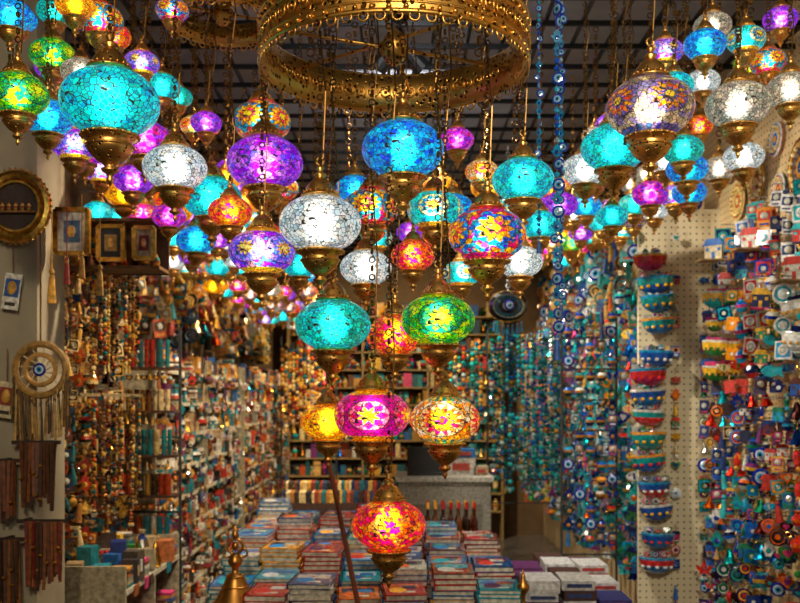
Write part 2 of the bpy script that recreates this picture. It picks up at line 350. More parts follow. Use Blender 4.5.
HAMSA=J(poly([(-.35,-1),(.35,-1),(.6,-.4),(.95,-.1),(.85,.15),(.55,.0),(.5,.7),(.3,.75),(.25,.3),(.15,1),(-.15,1),(-.25,.3),(-.3,.75),(-.5,.7),(-.55,0),(-.85,.15),(-.95,-.1),(-.6,-.4)],.2,0,1),NAZ.x((0,-.12,-.3),sc=.35,c=1))
HOUSE=J(box(1.5,.4,1.2,(0,0,-.3),0,0),poly([(-.95,.3),(.95,.3),(.6,.9),(-.6,.9)],.5,1,0),box(.3,.46,.6,(0,0,-.55),1,0),box(.28,.46,.28,(-.5,0,-.05),1,0),box(.28,.46,.28,(.5,0,-.05),1,0),box(1.7,.5,.12,(0,0,-.92),2,0))
POT=lathe([(0,-1),(.45,-1),(.8,-.4),(.85,0),(.6,.45),(.3,.6),(.3,.8),(.45,1),(.3,.98),(0,.7)],12,[0,0,1,2,0,0,1,1,1],1)
BELL=J(lathe([(0,1),(.2,.95),(.35,.6),(.5,0),(.8,-.6),(.9,-.7),(.8,-.7),(0,.2)],12,[0]*7,2),sph(6,4,1,2).x((0,0,-.75),sc=.18))
CARD=J(box(1.4,.06,2,(0,0,0),0),box(1.2,.09,1.0,(0,0,.2),1),box(.9,.1,.2,(0,0,-.7),2),sph(8,5,3,1).x((0,-.08,.2),sc=(.4,.2,.4)))
TILE=J(box(1.8,.14,1.8,(0,0,0),0,1),box(1.45,.2,1.45,(0,0,0),1,1),lathe([(.6,0),(.55,.14),(.3,.15),(.25,.16),(0,.17)],12,[2,0,2,3],1).x(rot=RX))
SHOE=J(sph(10,6,0,1).x(sc=(.45,.5,1)),torus(.3,.12,10,5,1,1).x((0,-.25,.3),RX),sph(6,4,2,0).x((0,-.2,-1),sc=.3))
TASS=J(lathe([(0,1),(.15,.95),(.22,.75),(.12,.6),(.2,.5),(.34,-1),(0,-1)],9,[0,0,1,0,0,0]),)
DISK=lathe([(0,-.08),(1,-.08),(1,.05),(.8,.1),(.72,.04),(.5,.06),(.3,.1),(0,.1)],18,[0,0,0,1,2,0,1],1).x(rot=RX)
CONE=J(lathe([(0,1.1),(.12,1),(.6,-.7),(.7,-.9),(0,-.9)],12,[1,0,1,1],1),sph(6,4,1,1).x((0,0,1.1),sc=.15))
GULET=J(poly([(-1,-.1),(1,-.1),(.7,-.55),(-.6,-.55)],.5,0,1),poly([(-.05,0),(.8,0),(-.05,1.1)],.1,1,0),poly([(-.15,0),(-.75,0),(-.15,.9)],.1,2,0),box(.06,.06,1.3,(-.1,0,.5),2))
BUTT=J(poly([(0,0),(.9,.7),(1,.2),(.6,-.1),(.7,-.7),(.1,-.3),(-.1,-.3),(-.7,-.7),(-.6,-.1),(-1,.2),(-.9,.7)],.15,0,1),box(.14,.3,1,(0,0,0),1))
BOWL=J(lathe([(0,-.75),(.4,-.7),(.75,-.45),(.93,-.1),(1,.3),(1,.42),(.9,.42),(.6,-.1),(0,-.2)],20,[0,0,0,2,3,1,1,1],1).x(sc=(1,.6,1)),torus(.98,.05,20,5,3,1).x((0,0,.42),sc=(1,.6,1)),box(1.5,.05,.75,(0,.5,.45),1,1),
       *[sph(6,4,4,1).x((.86*math.sin(t),-.53*math.cos(t),-.2),sc=.13) for t in (-1.1,-.55,0,.55,1.1)])
RING=torus(.28,.05,8,4,0,2).x(rot=RX)
def keyc(t):
    return J(t,box(.08,.08,.9,(0,0,1.35),4,2),RING.x((0,0,1.95),c=4))
PEND=[keyc(t) for t in (NAZ,HEART,FISH,HAMSA,HOUSE,POT,BELL,SHOE,DISK)]+[CARD,TASS.x(sc=1.4),keyc(CONE),keyc(GULET),keyc(BUTT),keyc(TILE)]
POOL=PEND+PEND[1:11]+PEND[1:11]+[PEND[14],PEND[4],CARD,PEND[8]]
POOLN=PEND[1:11]+[PEND[10],PEND[3],PEND[5],PEND[2],PEND[14]]
WBEAD=sph(7,4,0,1)
def strand(b,x,y,z,ln,cols,r=.012,pend=None,n=None):
    zz=z
    b.add(box(.002,.002,ln+.02),(x,y,z-ln/2+.01),cols=[(.05,.05,.05)])
    while zz>z-ln:
        rr=r*R.choice((.6,.8,1,1.2)); b.add(WBEAD,(x,y,zz-rr),sc=rr,cols=[R.choice(cols)]); zz-=2.05*rr
    if pend is not None: b.add(pend,(x,y,zz-r*2),(0,0,R.uniform(-.8,.8)),r*2,[R.choice(cols),L('#a8b0a8'),R.choice(cols),L('#101020')])
BLUEP=pal('#102c90 #0c58b8 #1490c0 #18a8b0 #d8d8d4 #c82818 #0a1a50 #d88818 #108888 #0a2c6a')
MIXP=pal('#c82c1c #d85c14 #d8a828 #1c60b8 #1490a0 #c8c8c0 #702470 #28702f #0d286a #c83870 #b8a070 #1a7c58')
WARMP=pal('#a86c28 #c89438 #6a3c1e #982c1a #14666a #d8bc80 #c04c1a #3a2414 #e0c080 #183c58 #1c1410 #d0a040')
TEALP=pal('#0c7c80 #14a0a0 #0a5464 #28b8b8 #0c4c90 #98b0b0 #a87c28 #087058 #0a3c50 #0c6088')
GOLD=L('#d09a40')
def hang_wall(name,x,y0,y1,z0,z1,side,palette,sy=.085,sz=.105,size=.026,pool=None,depth=.13,turn=.9,skip=.06,keep=.5):
    b=MB(); pool=pool or POOL
    y=y0;k=0
    while y<y1:
        z=z1-(k%2)*sz*.5; colT=R.choice(pool); cc=[R.choice(palette) for _ in range(3)]
        while z>z0:
            if R.random()>skip:
                b.add(box(depth+.02,.004,.004),(x-side*(depth/2),y,z+size*2),cols=[(.2,.2,.2)])
                if R.random()>keep: colT=R.choice(pool); cc=[R.choice(palette) for _ in range(3)]
                for d in (depth,depth*.55):
                    s=size*R.uniform(.75,1.3)
                    ng=colT is PEND[0]
                    cols=(nazc+[GOLD]) if ng else [cc[0] if R.random()<.6 else R.choice(palette),cc[1],cc[2],L('#c8c8b8'),GOLD]
                    b.add(colT,(x-side*d,y+R.uniform(-.008,.008),z+R.uniform(-.012,.012)),(R.uniform(-.12,.12),R.uniform(-.15,.15),side*R.uniform(0.1,turn)*-1),s,cols)
            z-=sz*R.uniform(.85,1.1)
        y+=sy; k+=1
    return b.build(name)
# right wall
hang_wall('hanging_keychain_display',1.595,3.0,4.36,.45,1.55,1,BLUEP+MIXP+pal('#0a1a40 #301818 #602018'),.085,.098,.029,None,.12,.9,.03,.2)
hang_wall('hanging_souvenir_display',1.595,3.1,4.36,1.62,1.96,1,MIXP+BLUEP+pal('#d8d8d4 #1868a0'),.105,.12,.035,[PEND[4],PEND[14],PEND[8],PEND[5],BOWL.x(sc=1.4),PEND[14],PEND[4],PEND[2]],.14,1.0,.03,.6)
hang_wall('hanging_magnet_display',1.595,3.2,4.3,2.04,2.32,1,BLUEP+pal('#d8d8d4 #d8d8d4 #c82818 #d8d8d4'),.12,.10,.032,[TILE,TILE,PEND[4],CARD,TILE],.06,1.0,.1)
hang_wall('hanging_charm_display',1.595,4.65,9.6,.5,2.1,1,TEALP+TEALP+BLUEP+MIXP,.11,.11,.038,POOLN,.3,.9)
hang_wall('hanging_amulet_display',1.595,4.7,9.6,2.2,2.7,1,TEALP+WARMP,.16,.15,.055,[PEND[3],PEND[8],CARD,PEND[10],PEND[0]],.12,.9,.15)
single(box(.42,.03,2.45,(1.40,4.5,1.225)),'pegboard_panel',[M_PEGW])
b=MB()
for i,z in enumerate((2.18,2.07,1.98,1.87,1.71,1.62,1.52,1.42,1.31,1.20,1.07,.96,.82,.7)):
    c=R.choice(pal('#1478b0 #1c50a0 #c02c2c #148888 #b82860 #1468a8'))
    x=1.245+R.uniform(-.035,.035); s=R.uniform(.92,1.12)
    b.add(BOWL,(x,4.41,z),(0,R.uniform(-.1,.1),R.uniform(-.3,.3)),(.086*s,.09,.068*s),[c,L('#a8a8a0'),R.choice(pal('#144898 #c02c2c #148888')),R.choice(pal('#c0c0b8 #c83838 #d89028 #1888b8')),R.choice(pal('#c82820 #d8d8d0 #d8a818'))])
    for k in range(6): b.add(R.choice([FISH,HEART,NAZ,POT]),(x+R.uniform(-.06,.06),4.40,z+.045),(R.uniform(-.5,.5),R.uniform(-.5,.5),R.uniform(-.5,.5)),.018,[R.choice(MIXP),L('#b8b8b8'),R.choice(MIXP),(.01,.01,.02)])
b.build('ceramic_wall_bowl_stack',smooth=False)
b=MB()
for i in range(27):
    z=2.3-i*.07
    for x in (1.36,1.50,1.56):
        if R.random()<(.7 if z<1.75 or x>1.5 else .3): 
            t=R.choice(POOL); b.add(t,(x,4.44,z),(0,0,R.uniform(-.4,.4)),.026,[R.choice(MIXP),R.choice(BLUEP),L('#d0d0d0'),L('#101020'),GOLD])
b.build('panel_hanging_charms')
PLATE=lathe([(0,-.05),(.6,-.08),(1,0),(1,.04),(.85,.07),(.78,.05),(.62,.02),(.5,.03),(.35,.04),(.2,.06),(0,.06)],28,[0,0,0,1,2,1,3,1,2,3],1)
for (y,z,r,cs) in ((3.55,2.42,.12,'#3a1c08 #7a4a1a #d89838 #28507c'),(3.48,2.16,.125,'#3a1c08 #9a6a2a #e0a840 #803018'),(4.0,2.47,.10,'#5a3010 #c08830 #a02818 #e0c880'),(4.22,2.43,.09,'#7a4a18 #d8b060 #c05020 #e0c880'),(3.8,2.60,.075,'#c02818 #d8d8d0 #2060c0 #e8a020'),(3.35,2.66,.10,'#5a3010 #1858a0 #d8b870 #b03020'),(3.77,2.38,.07,'#1850a0 #d8d8d0 #c02818 #e8a020'),(4.33,2.62,.08,'#3a1c08 #b08030 #e0a840 #184878'),(3.22,2.36,.10,'#3a1c08 #b08030 #1868a0 #d8b060')):
    b=MB(); b.add(PLATE,(1.585,y,z),(0,-math.pi/2,0),r,pal(cs))
    for t in range(16): b.add(sph(6,4,0,1),(1.575,y+r*.7*math.cos(t*math.pi/8),z+r*.7*math.sin(t*math.pi/8)),sc=r*.08,cols=[L('#f0d890')])
    b.build('decorative_wall_plate')
for (x,y,z,s) in ((1.5,4.3,2.22,.055),(1.53,4.2,2.05,.05),(1.52,3.9,2.20,.05),(1.5,3.42,2.0,.05)):
    b=MB(); b.add(HOUSE,(x,y,z),(0,0,-.7),s,R.choice([pal('#c8c4b8 #1c60b0 #c89038'),pal('#c8c4b8 #b83020 #c89038'),pal('#c8b890 #1c60b0 #806040')])); b.add(box(.15,.1,.006),(x,y,z-s),cols=[L('#a08050')]); b.build('miniature_wall_house')
def rack(name,x0,x1,y,z0,z1,fill):
    b=MB(); c=[(.03,.03,.03)]
    for x in (x0,x1): b.add(box(.012,.012,z1),(x,y+.04,z1/2),cols=c)
    z=z0
    while z<=z1+.001: b.add(box(x1-x0,.01,.01),((x0+x1)/2,y+.04,z),cols=c); z+=.18
    b.add(box(x1-x0,.25,.02),((x0+x1)/2,y+.04,.02),cols=c)
    fill(b); b.build(name)
def f1(b):
    x=.97
    while x<1.24:
        z=1.98
        while z>.7:
            t=R.choice([PEND[5],PEND[0],PEND[5],PEND[7],CARD,PEND[10],PEND[13],PEND[5],PEND[3]]); 
            b.add(t,(x,5.2+R.uniform(-.05,.0),z),(0,0,R.uniform(-.5,.5)),.034,(nazc if t is PEND[0] else [R.choice(pal('#0c1c58 #102878 #18303c #0f5c90 #5a2018 #0c6068')),L('#b07828'),R.choice(BLUEP),L('#b0b0b0')])+[GOLD]); z-=.085
        x+=.062
rack('amphora_charm_rack',.94,1.26,5.2,.6,2.02,f1)
def f2(b):
    x=.70
    while x<1.24:
        strand(b,x,6.9+R.uniform(-.08,.02),2.0+R.uniform(-.05,.05),R.uniform(.4,.6),TEALP,.017,HAMSA)
        strand(b,x+.015,6.9+R.uniform(-.08,.0),1.40,R.uniform(.35,.55),TEALP,.017,R.choice([FISH,HEART,TASS]))
        x+=.03
rack('turquoise_necklace_rack',.68,1.26,6.95,.7,2.05,f2)
def f3(b):
    x=.42
    while x<.76:
        strand(b,x,8.2,2.0+R.uniform(-.05,.05),R.uniform(.5,.9),TEALP+WARMP,.02,FISH); x+=.04
rack('bead_strand_rack',.4,.8,8.25,.7,2.1,f3)
def f5(b):
    x=-1.1
    while x<-.62:
        strand(b,x,8.4,2.0+R.uniform(-.05,.05),R.uniform(.5,.9),WARMP+pal('#e0a040 #f0d080'),.02,BELL); x+=.035
rack('amber_bead_rack',-1.12,-.6,8.45,.7,2.1,f5)
b=MB(); b.add(DISK,(.60,5.0,2.02),sc=(.11,.3,.085),cols=[L('#15181a'),L('#c8c0a0'),L('#285060')]); b.add(NAZ,(.60,4.93,2.02),sc=.03,cols=nazc); b.add(torus(.105,.007,24,6,0,2).x(rot=RX),(.60,5,2.02),sc=(1,1,.8),cols=[GOLD])
chain(b,.60,5.0,2.10,2.92,1.8)
for i in range(7): b.add(TASS,(.525+i*.025,5,1.91-.02*math.sin(i/6*math.pi)),sc=.03,cols=[L('#1c6a90'),GOLD])
b.build('evil_eye_wall_plaque')
def eyestrand(x,y,z0,z1,r):
    b=MB(); z=z1; b.add(box(.002,.002,2.92-z0),(x,y,(2.92+z0)/2),cols=[L('#103060')])
    while z>z0:
        t=R.random()
        if t<.4: b.add(NAZ,(x+R.uniform(-.005,.005),y-.003,z),(0,0,R.uniform(-1.2,1.2)),r*R.uniform(.8,1.15),[L('#0a3088'),L('#708898'),L('#1878a8'),(.01,.01,.02)]); z-=r*2.1
        elif t<.6: b.add(HAMSA,(x,y,z),(0,0,R.uniform(-.9,.9)),r,[L('#146c98'),L('#0a2c70')]); z-=r*2.2
        else: b.add(WBEAD,(x,y,z+r*.4),sc=r*.5,cols=[R.choice(pal('#1480a8 #0a40a0 #708898'))]); z-=r*1.2
    b.add(TASS,(x,y,z0-r*2),sc=r*2,cols=[L('#0c4890'),L('#c0c0c0')])
    b.build('evil_eye_bead_strand')
eyestrand(.387,2.22,1.66,2.5,.0155); eyestrand(.408,2.28,1.75,2.5,.011); eyestrand(.36,2.33,1.92,2.6,.010)
# ---------------------------------------------------------------- left side
hang_wall('hanging_necklace_display',-1.595,3.35,4.2,.5,2.15,-1,WARMP,.07,.10,.028,POOLN,.30,.9)
b=MB()
for i in range(60):
    x=-1.40+R.uniform(0,.28); y=3.35+R.uniform(0,.8); strand(b,x,y,2.12,R.uniform(.15,.5),R.choice([WARMP,pal('#c89030 #e0c070 #a06820'),pal('#a89878 #806040 #d0a050'),pal('#503018 #704820 #c89840')]),.008,R.choice([HAMSA,HEART,BELL,TASS,BELL]))
for i in range(46):
    x=-1.40+R.uniform(0,.28); y=3.35+R.uniform(0,.8); strand(b,x,y,1.5,R.uniform(.15,.5),R.choice([WARMP,pal('#503018 #704820 #c89840')]),.008,R.choice([HAMSA,POT,BELL,TASS]))
for z in (2.14,1.52):
    for y in (3.35,3.6,3.85,4.15): b.add(box(.36,.012,.012),(-1.37,y,z),cols=[(.25,.18,.08)])
    b.add(box(.012,.85,.012),(-1.2,3.75,z),cols=[(.25,.18,.08)])
b.build('bead_necklace_rack')
def f4(b):
    for z,cs,hh in ((1.72,'#106a70 #147078 #0f5058 #902018',.13),(1.5,'#a87828 #c8b080 #60341a',.1),(1.3,'#106a70 #8a2418 #c0a870',.12),(1.1,'#a83818 #3a2414 #b08030',.1),(.9,'#c8c0b0 #904020 #207078',.1)):
        b.add(box(.42,.14,.012),(-1.27,4.3,z-hh/2-.006),cols=[L('#4a2c14')])
        x=-1.46
        while x<-1.08:
            w=R.uniform(.02,.035); b.add(lathe([(0,-.5),(.5,-.5),(.5,.5),(0,.5)],10,[1,0,1],1),(x,4.27,z),sc=(w,w,hh),cols=[R.choice(pal(cs)),GOLD]); 
            b.add(R.choice([TASS,PEND[1],PEND[8],PEND[6]]),(x,4.22,z-hh/2-.05),sc=.018,cols=[R.choice(WARMP),GOLD,R.choice(WARMP),GOLD,GOLD]); x+=w+.004
rack('perfume_roll_rack',-1.49,-1.06,4.3,.6,1.85,f4)
b=MB(); cx,cy,cz=-1.19,2.98,1.60
b.add(torus(.085,.012,28,7,0,0).x(rot=RX),(cx,cy,cz),cols=[L('#9a7438')]); b.add(torus(.05,.008,24,6,0,0).x(rot=RX),(cx,cy,cz),cols=[L('#b88840')])
for i in range(12):
    a=i*math.pi/6; b.add(tube((.02*math.cos(a),0,.02*math.sin(a)),(.085*math.cos(a+.4),0,.085*math.sin(a+.4)),.002,4),(cx,cy,cz),cols=[L('#c8b890')])
b.add(NAZ,(cx,cy-.01,cz),sc=.022,cols=nazc)
for i in range(34):
    a=-math.pi+i*math.pi/33; x0=cx+.088*math.cos(a); z0=cz+.088*math.sin(a); ln=R.uniform(.12,.2)
    b.add(TASS,(x0,cy+R.uniform(-.015,.015),z0-ln/2),(0,R.uniform(-.08,.08),0),(.014,.014,ln/2),cols=[R.choice(pal('#987038 #6a4c24 #b09050 #403020')),L('#503010')])
b.add(box(.004,.004,.4),(cx,cy,cz+.28),cols=[L('#604018')])
b.build('dreamcatcher')
def bundle(x,y,z,w,h,cs):
    b=MB(); b.add(box(w+.05,.012,.012),(x-.01,y,z),cols=[L('#2a1a10')]); b.add(box(.012,.075,.012),(min(x,-1.24),y+.03,z),cols=[L('#2a1a10')])
    n=int(w/.012)
    for k in range(2):
        for i in range(n):
            xx=x-w/2+(i+.5)*w/n; hh=h*R.uniform(.75,1.05); c=R.choice(pal(cs))
            b.add(box(.010,.006,hh),(xx,y-.008-k*.012,z-hh/2),(R.uniform(-.03,.03),R.uniform(-.04,.04),R.uniform(-.4,.4)),1,[c])
            if R.random()<.5: b.add(sph(6,4,0,2),(xx,y-.02-k*.012,z-hh*R.uniform(.3,.9)),sc=.007,cols=[GOLD])
    b.build('leather_strap_bundle')
BR='#5a3018 #6c3a1c #482a14 #7e441e #38200f #8a5428'
bundle(-1.19,2.97,1.36,.11,.22,BR); bundle(-1.31,2.97,1.30,.09,.2,BR+' #203028'); bundle(-1.17,2.97,1.10,.12,.22,BR+' #6a1c14'); bundle(-1.30,2.97,1.04,.10,.24,BR)
b=MB()
for (x,z,c1,c2) in ((-1.29,1.86,'#d0ccc0','#205090'),(-1.31,1.5,'#c8b890','#803020')):
    b.add(CARD,(x,2.99,z),(0,.15,0),(.04,.04,.06),[L(c1),L(c2),L('#302820'),L('#c09040')]); b.add(box(.003,.003,.12),(x,3.0,z+.11),cols=[L('#806040')])
b.build('hanging_gift_cards')
b=MB(); b.add(torus(.100,.017,36,8,0,2).x(rot=RX),(-1.27,2.98,2.14),sc=(1,1,1.05),cols=[L('#f0bc58')]); b.add(torus(.078,.006,36,6,0,2).x(rot=RX),(-1.27,2.975,2.14),sc=(1,1,1.05),cols=[L('#f0c868')]); b.add(lathe([(0,-.01),(.1,-.01),(.1,.01),(0,.01)],32,[0,0,0],0).x(rot=RX),(-1.27,2.99,2.14),cols=[L('#2c1a14')])
for i in range(40):
    a=i*math.pi/20; b.add(sph(6,4,0,2),(-1.27+.118*math.cos(a),2.975,2.14+.124*math.sin(a)),sc=.005,cols=[L('#f0cc80')])
b.add(box(.13,.02,.006),(-1.27,2.97,2.12),cols=[L('#7a5020')])
for i in range(5): b.add(POT,(-1.31+i*.022,2.965,2.138),sc=(.009,.009,.014),cols=pal('#a07030 #702818 #c09040'))
b.build('gilded_wall_mirror')
def frame(x,y,z,w,h,rot=0,cs='#e0ac50 #c8c0b0 #406080'):
    c=pal(cs); b=MB(); r=(0,0,rot)
    t=J(box(w,.02,.015,(0,0,h/2),0,2),box(w,.02,.015,(0,0,-h/2),0,2),box(.015,.02,h,(-w/2,0,0),0,2),box(.015,.02,h,(w/2,0,0),0,2),box(w,.008,h,(0,.004,0),1),box(w*.5,.01,h*.5,(0,0,0),2),sph(8,5,0,1).x((0,-.004,0),sc=(w*.15,.004,h*.15)))
    b.add(t,(x,y,z),r,1,c); b.build('framed_wall_picture')
frame(-1.13,3.10,2.08,.11,.15); frame(-1.05,3.27,2.07,.09,.12,0,'#e0ac50 #202830 #a08040'); frame(-.93,3.27,2.07,.07,.11,0,'#e0ac50 #b0a080 #702818')
b=MB(); b.add(box(.34,.14,.012),(-1.05,3.36,1.985),cols=[L('#6a4620')]); b.add(box(.34,.14,.012),(-1.05,3.36,2.16),cols=[L('#6a4620')]); b.add(box(.34,.01,.19),(-1.05,3.43,2.07),cols=[L('#4a2e16')])
for i in range(8): b.add(R.choice([POT,BELL]),(-1.19+i*.04,3.36,2.02),sc=(.018,.018,.028),cols=[R.choice(WARMP) for _ in range(3)])
b.build('wooden_display_ledge')
b=MB()
for (x,z,s,c) in ((-1.16,1.88,.045,'#d89c34'),(-1.00,1.9,.04,'#c89440'),(-1.11,1.93,.035,'#8a2418'),(-1.06,1.95,.035,'#b88430')):
    b.add(TASS,(x,3.0,z),sc=(s,s,s*1.3),cols=[L(c),GOLD]); b.add(box(.003,.003,.2),(x,3.0,z+s+.1),cols=[L(c)])
b.build('golden_curtain_tassels')
def shelf_unit(name,x0,x1,y0,y1,zs,palette,face,hang=.45):
    b=MB(); W=L('#a09478'); xm=(x0+x1)/2; front=x1 if face>0 else x0
    b.add(box(.02,y1-y0,zs[-1]+.15),(x0 if face>0 else x1,(y0+y1)/2,(zs[-1]+.15)/2),cols=[L('#403224')])
    for z in zs:
        b.add(box(x1-x0,y1-y0,.012),(xm,(y0+y1)/2,z),cols=[W]); b.add(box(.006,y1-y0,.02),(front,(y0+y1)/2,z),cols=[L('#bcb49c')])
        y=y0
        while y<y1-.1:
            if R.random()<.45: b.add(box(.006,R.uniform(.03,.07),R.uniform(.03,.05)),(front+.007,y+.04,z-.01),(0,R.uniform(-.2,.2),0),1,[R.choice(palette)])
            y+=.07
        for dx in (.03,.11,.2):
            y=y0+.03
            while y<y1-.05:
                w=R.uniform(.035,.095); h=R.uniform(.06,.13)+(.02 if dx>.1 else 0); h=min(h,.15); x=front-face*(dx+R.uniform(-.02,.02))
                k=R.random(); c=[R.choice(palette) for _ in range(4)]
                if k<.3: b.add(box(.06,w*.9,h),(x,y+w/2,z+.008+h/2),(0,0,R.uniform(-.3,.3)),1,c); b.add(box(.064,w*.6,h*.4),(x,y+w/2,z+.01+h*.5),cols=[c[1]])
                elif k<.55: b.add(POT,(x,y+w/2,z+.008+h/2),(0,0,0),(w*.5,w*.5,h/2),c)
                elif k<.68: b.add(HOUSE,(x,y+w/2,z+.008+w*.5),(0,0,face*1.0),w*.5,c)
                elif k<.8: b.add(FISH,(x,y+w/2,z+.01+w*.35),(0,0,face*.8),w*.55,c)
                elif k<.88: b.add(BELL,(x,y+w/2,z+.01+h*.4),(0,0,0),(w*.5,w*.5,h*.5),[GOLD,GOLD])
                else:
                    hh=z+.01
                    while hh<z+.01+h: b.add(box(.07,w,.012),(x,y+w/2,hh+.006),(0,0,R.uniform(-.1,.1)),1,[R.choice(palette)]); hh+=.0125
                y+=w+.002
        if hang:
            y=y0+.03
            while y<y1-.03:
                if R.random()<hang:
                    t=R.choice(POOLN); b.add(t,(front+face*R.uniform(.01,.05),y,z-R.uniform(.02,.06)),(0,0,face*R.uniform(.2,1.2)),R.uniform(.016,.032),[R.choice(palette),R.choice(palette),R.choice(palette),L('#a0a0a0'),GOLD])
                y+=R.uniform(.03,.06)
    for y in (y0,(y0+y1)/2,y1): b.add(box(x1-x0,.015,zs[-1]+.1),(xm,y,(zs[-1]+.1)/2),cols=[W])
    b.build(name)
SHP=pal('#c8c0b0 #b0a080 #d8d4c8 #7a4020 #b82c1c #1c5898 #167c8c #c08430 #3a2a20 #504438 #808478 #a88c60 #502818 #c8c0b4 #302c30 #6a2c50 #a86030 #187078')
shelf_unit('souvenir_shelf_unit',-1.58,-1.22,4.5,6.9,[.25+i*.175 for i in range(9)],SHP,1)
shelf_unit('souvenir_shelf_unit',-1.58,-1.2,6.95,9.6,[.25+i*.175 for i in range(9)],SHP+WARMP,1)
shelf_unit('low_display_shelf',-1.58,-1.02,3.35,4.15,[.2,.5,.78],SHP+MIXP,1,0)
hang_wall('hanging_ornament_display',-1.595,4.45,9.6,1.9,2.7,-1,WARMP+pal('#c89030 #d8a840'),.13,.13,.05,[PEND[3],PEND[8],CARD,PEND[10],PEND[5],PEND[6]],.2,.9,.08)
b=MB()
for z in [.3+i*.19 for i in range(12)]:
    b.add(box(2.3,.3,.015),(-.05,9.8,z),cols=[L('#a08450')])
    for yy in (9.70,9.8):
        x=-1.17
        while x<1.05:
            w=R.uniform(.03,.09); h=R.uniform(.08,.17); c=[R.choice(WARMP+TEALP+MIXP+pal('#e0b060 #e0c888 #e0b060 #e0c888 #c87830')) for _ in range(4)]
            t=R.choice([POT,BOX,POT,BELL,BOX]); k=1 if t is BOX else .5
            b.add(t,(x+w/2,yy,z+.01+h/2),(0,0,0),(w*k,w*k,h*k) ,c); x+=w+.004
for x in (-1.2,-.4,.3,1.1): b.add(box(.02,.3,2.6),(x,9.8,1.3),cols=[L('#a08450')])
b.build('back_display_shelf')
b=MB()
b.add(box(.62,.5,.95),(.3,6.3,.475),cols=[L('#a09c90')]); b.add(box(.66,.54,.03),(.3,6.3,.965),cols=[L('#c8c4b8')]); b.add(box(.5,.01,.7),(.3,6.04,.45),cols=[L('#807c70')])
b.build('sales_counter')
b=MB(); b.add(box(.26,.18,.015),(.18,6.25,.988),cols=[L('#303034')]); b.add(box(.26,.01,.18),(.18,6.35,1.08),(-.2,0,0),1,[L('#202024')]); b.build('laptop')
b=MB()
for (x,z,w,h,c) in ((.42,1.04,.2,.12,'#c8c4b8'),(.44,1.13,.16,.06,'#2878c0'),(.56,1.01,.1,.06,'#b0a080')): b.add(box(w,.16,h),(x,6.28,z),cols=[L(c)]); b.add(box(w*.6,.17,h*.4),(x,6.27,z),cols=[L('#b04030')])
b.build('cardboard_box_stack')
# ---------------------------------------------------------------- book table
b=MB(); b.add(box(1.14,1.6,.04),(-.12,3.75,.76),cols=[L('#6a4020')]); 
for x in (-.64,.4):
    for y in (3.0,4.5): b.add(box(.06,.06,.74),(x,y,.37),cols=[L('#5a3218')])
b.add(box(1.06,.03,.1),(-.12,3.0,.69),cols=[L('#5a3218')]); b.add(box(1.06,.03,.1),(-.12,4.5,.69),cols=[L('#5a3218')])
b.build('display_table',[M_WOOD])
BOOK=J(box(1,1,.14,(0,0,-.43),0,1),box(1,1,.14,(0,0,.43),0,1),box(.04,1,1,(-.49,0,0),0,1),box(.95,.96,.72,(.01,0,0),1,0),box(.8,.35,.02,(0,.2,.51),2,1),box(.5,.12,.02,(0,-.25,.51),3,1),box(.35,.25,.03,(.15,.15,.51),4,1),lathe([(.22,.5),(.2,.54),(0,.55)],10,[5,5]).x((-.15,-.1,0)))
CV=pal('#0c70b8 #b82010 #b8b4a8 #0840808 #e09c18 #0c8c98 #881020 #1068a0 #d05c10 #1880c8 #4a1040 #10a0b8 #c8c8c0 #08284c #b01824'.replace('#0840808','#084080'))
b=MB()
for j,y in enumerate([3.06,3.27,3.48,3.69,3.90,4.11,4.30]):
    for i in range(7):
        x=-.60+i*.155+R.uniform(-.008,.008)
        if j==0 and i==0 : continue
        if j>=5 and i>4: continue
        n=R.randint(4,8)+(j//2)*2; c=R.choice(CV); z=.78
        for k in range(n):
            t=R.uniform(.012,.022); 
            if R.random()<.5: c=R.choice(CV)
            b.add(BOOK,(x,y,z+t/2),(0,0,R.uniform(-.09,.09)),(.14,.19,t),[c,L('#d0c8b4'),R.choice(CV),L('#d8d4c0'),R.choice(CV),R.choice(CV)]); z+=t
b.build('stacked_guide_books')
b=MB()
b.add(box(.50,.2,.16),(-.33,4.55,.86),cols=[L('#503018')]); b.add(box(.50,.01,.05),(-.33,4.45,.965),cols=[L('#402410')])
for row,(yy,zz) in enumerate(((4.49,.99),(4.58,1.03))):
    x=-.57
    while x<-.1:
        w=R.uniform(.012,.024); b.add(box(w,.07,.11),(x,yy,zz),(.1,0,0),1,[R.choice(WARMP+pal('#102850 #701818 #0c4440 #803018 #201818'))]); b.add(box(w*1.02,.072,.012),(x,yy,zz+.03),(.1,0,0),1,[L('#c8a850')]); x+=w+.002
b.build('row_of_upright_books')
BOT=lathe([(0,0),(.5,0),(.5,1.5),(.42,1.75),(.18,1.95),(.18,2.3),(.24,2.32),(.24,2.65),(0,2.65)],12,[0,0,0,0,0,1,1,1],1)
b=MB()
for r_ in range(2):
    for i in range(7): b.add(BOT,(.13+i*.036,4.18+r_*.08,.78),sc=(.034,.034,.092),cols=[R.choice(pal('#1a0c08 #3a1008 #101418 #5a3010')),R.choice(pal('#c89038 #a02020'))]); b.add(lathe([(.51,.4),(.51,1.2)],12),(.13+i*.036,4.18+r_*.08,.78),sc=(.034,.034,.092),cols=[L('#b8a880')])
b.build('row_of_small_bottles')
b=MB()
prof=[(0,.02),(.082,0),(.085,.012),(.078,.025),(.062,.05),(.045,.085),(.034,.11),(.028,.125),(.012,.135),(.012,.15),(.022,.16),(.026,.175),(.014,.19),(.010,.2),(0,.2)]
b.add(lathe(prof,28,None,0)); b.add(torus(.026,.005,20,6,0,0).x(rot=RX),(0,0,.222)); b.add(torus(.015,.004,14,6,0,0).x(rot=RX),(-.026,0,.2)); b.add(torus(.015,.004,14,6,0,0).x(rot=RX),(.026,0,.2))
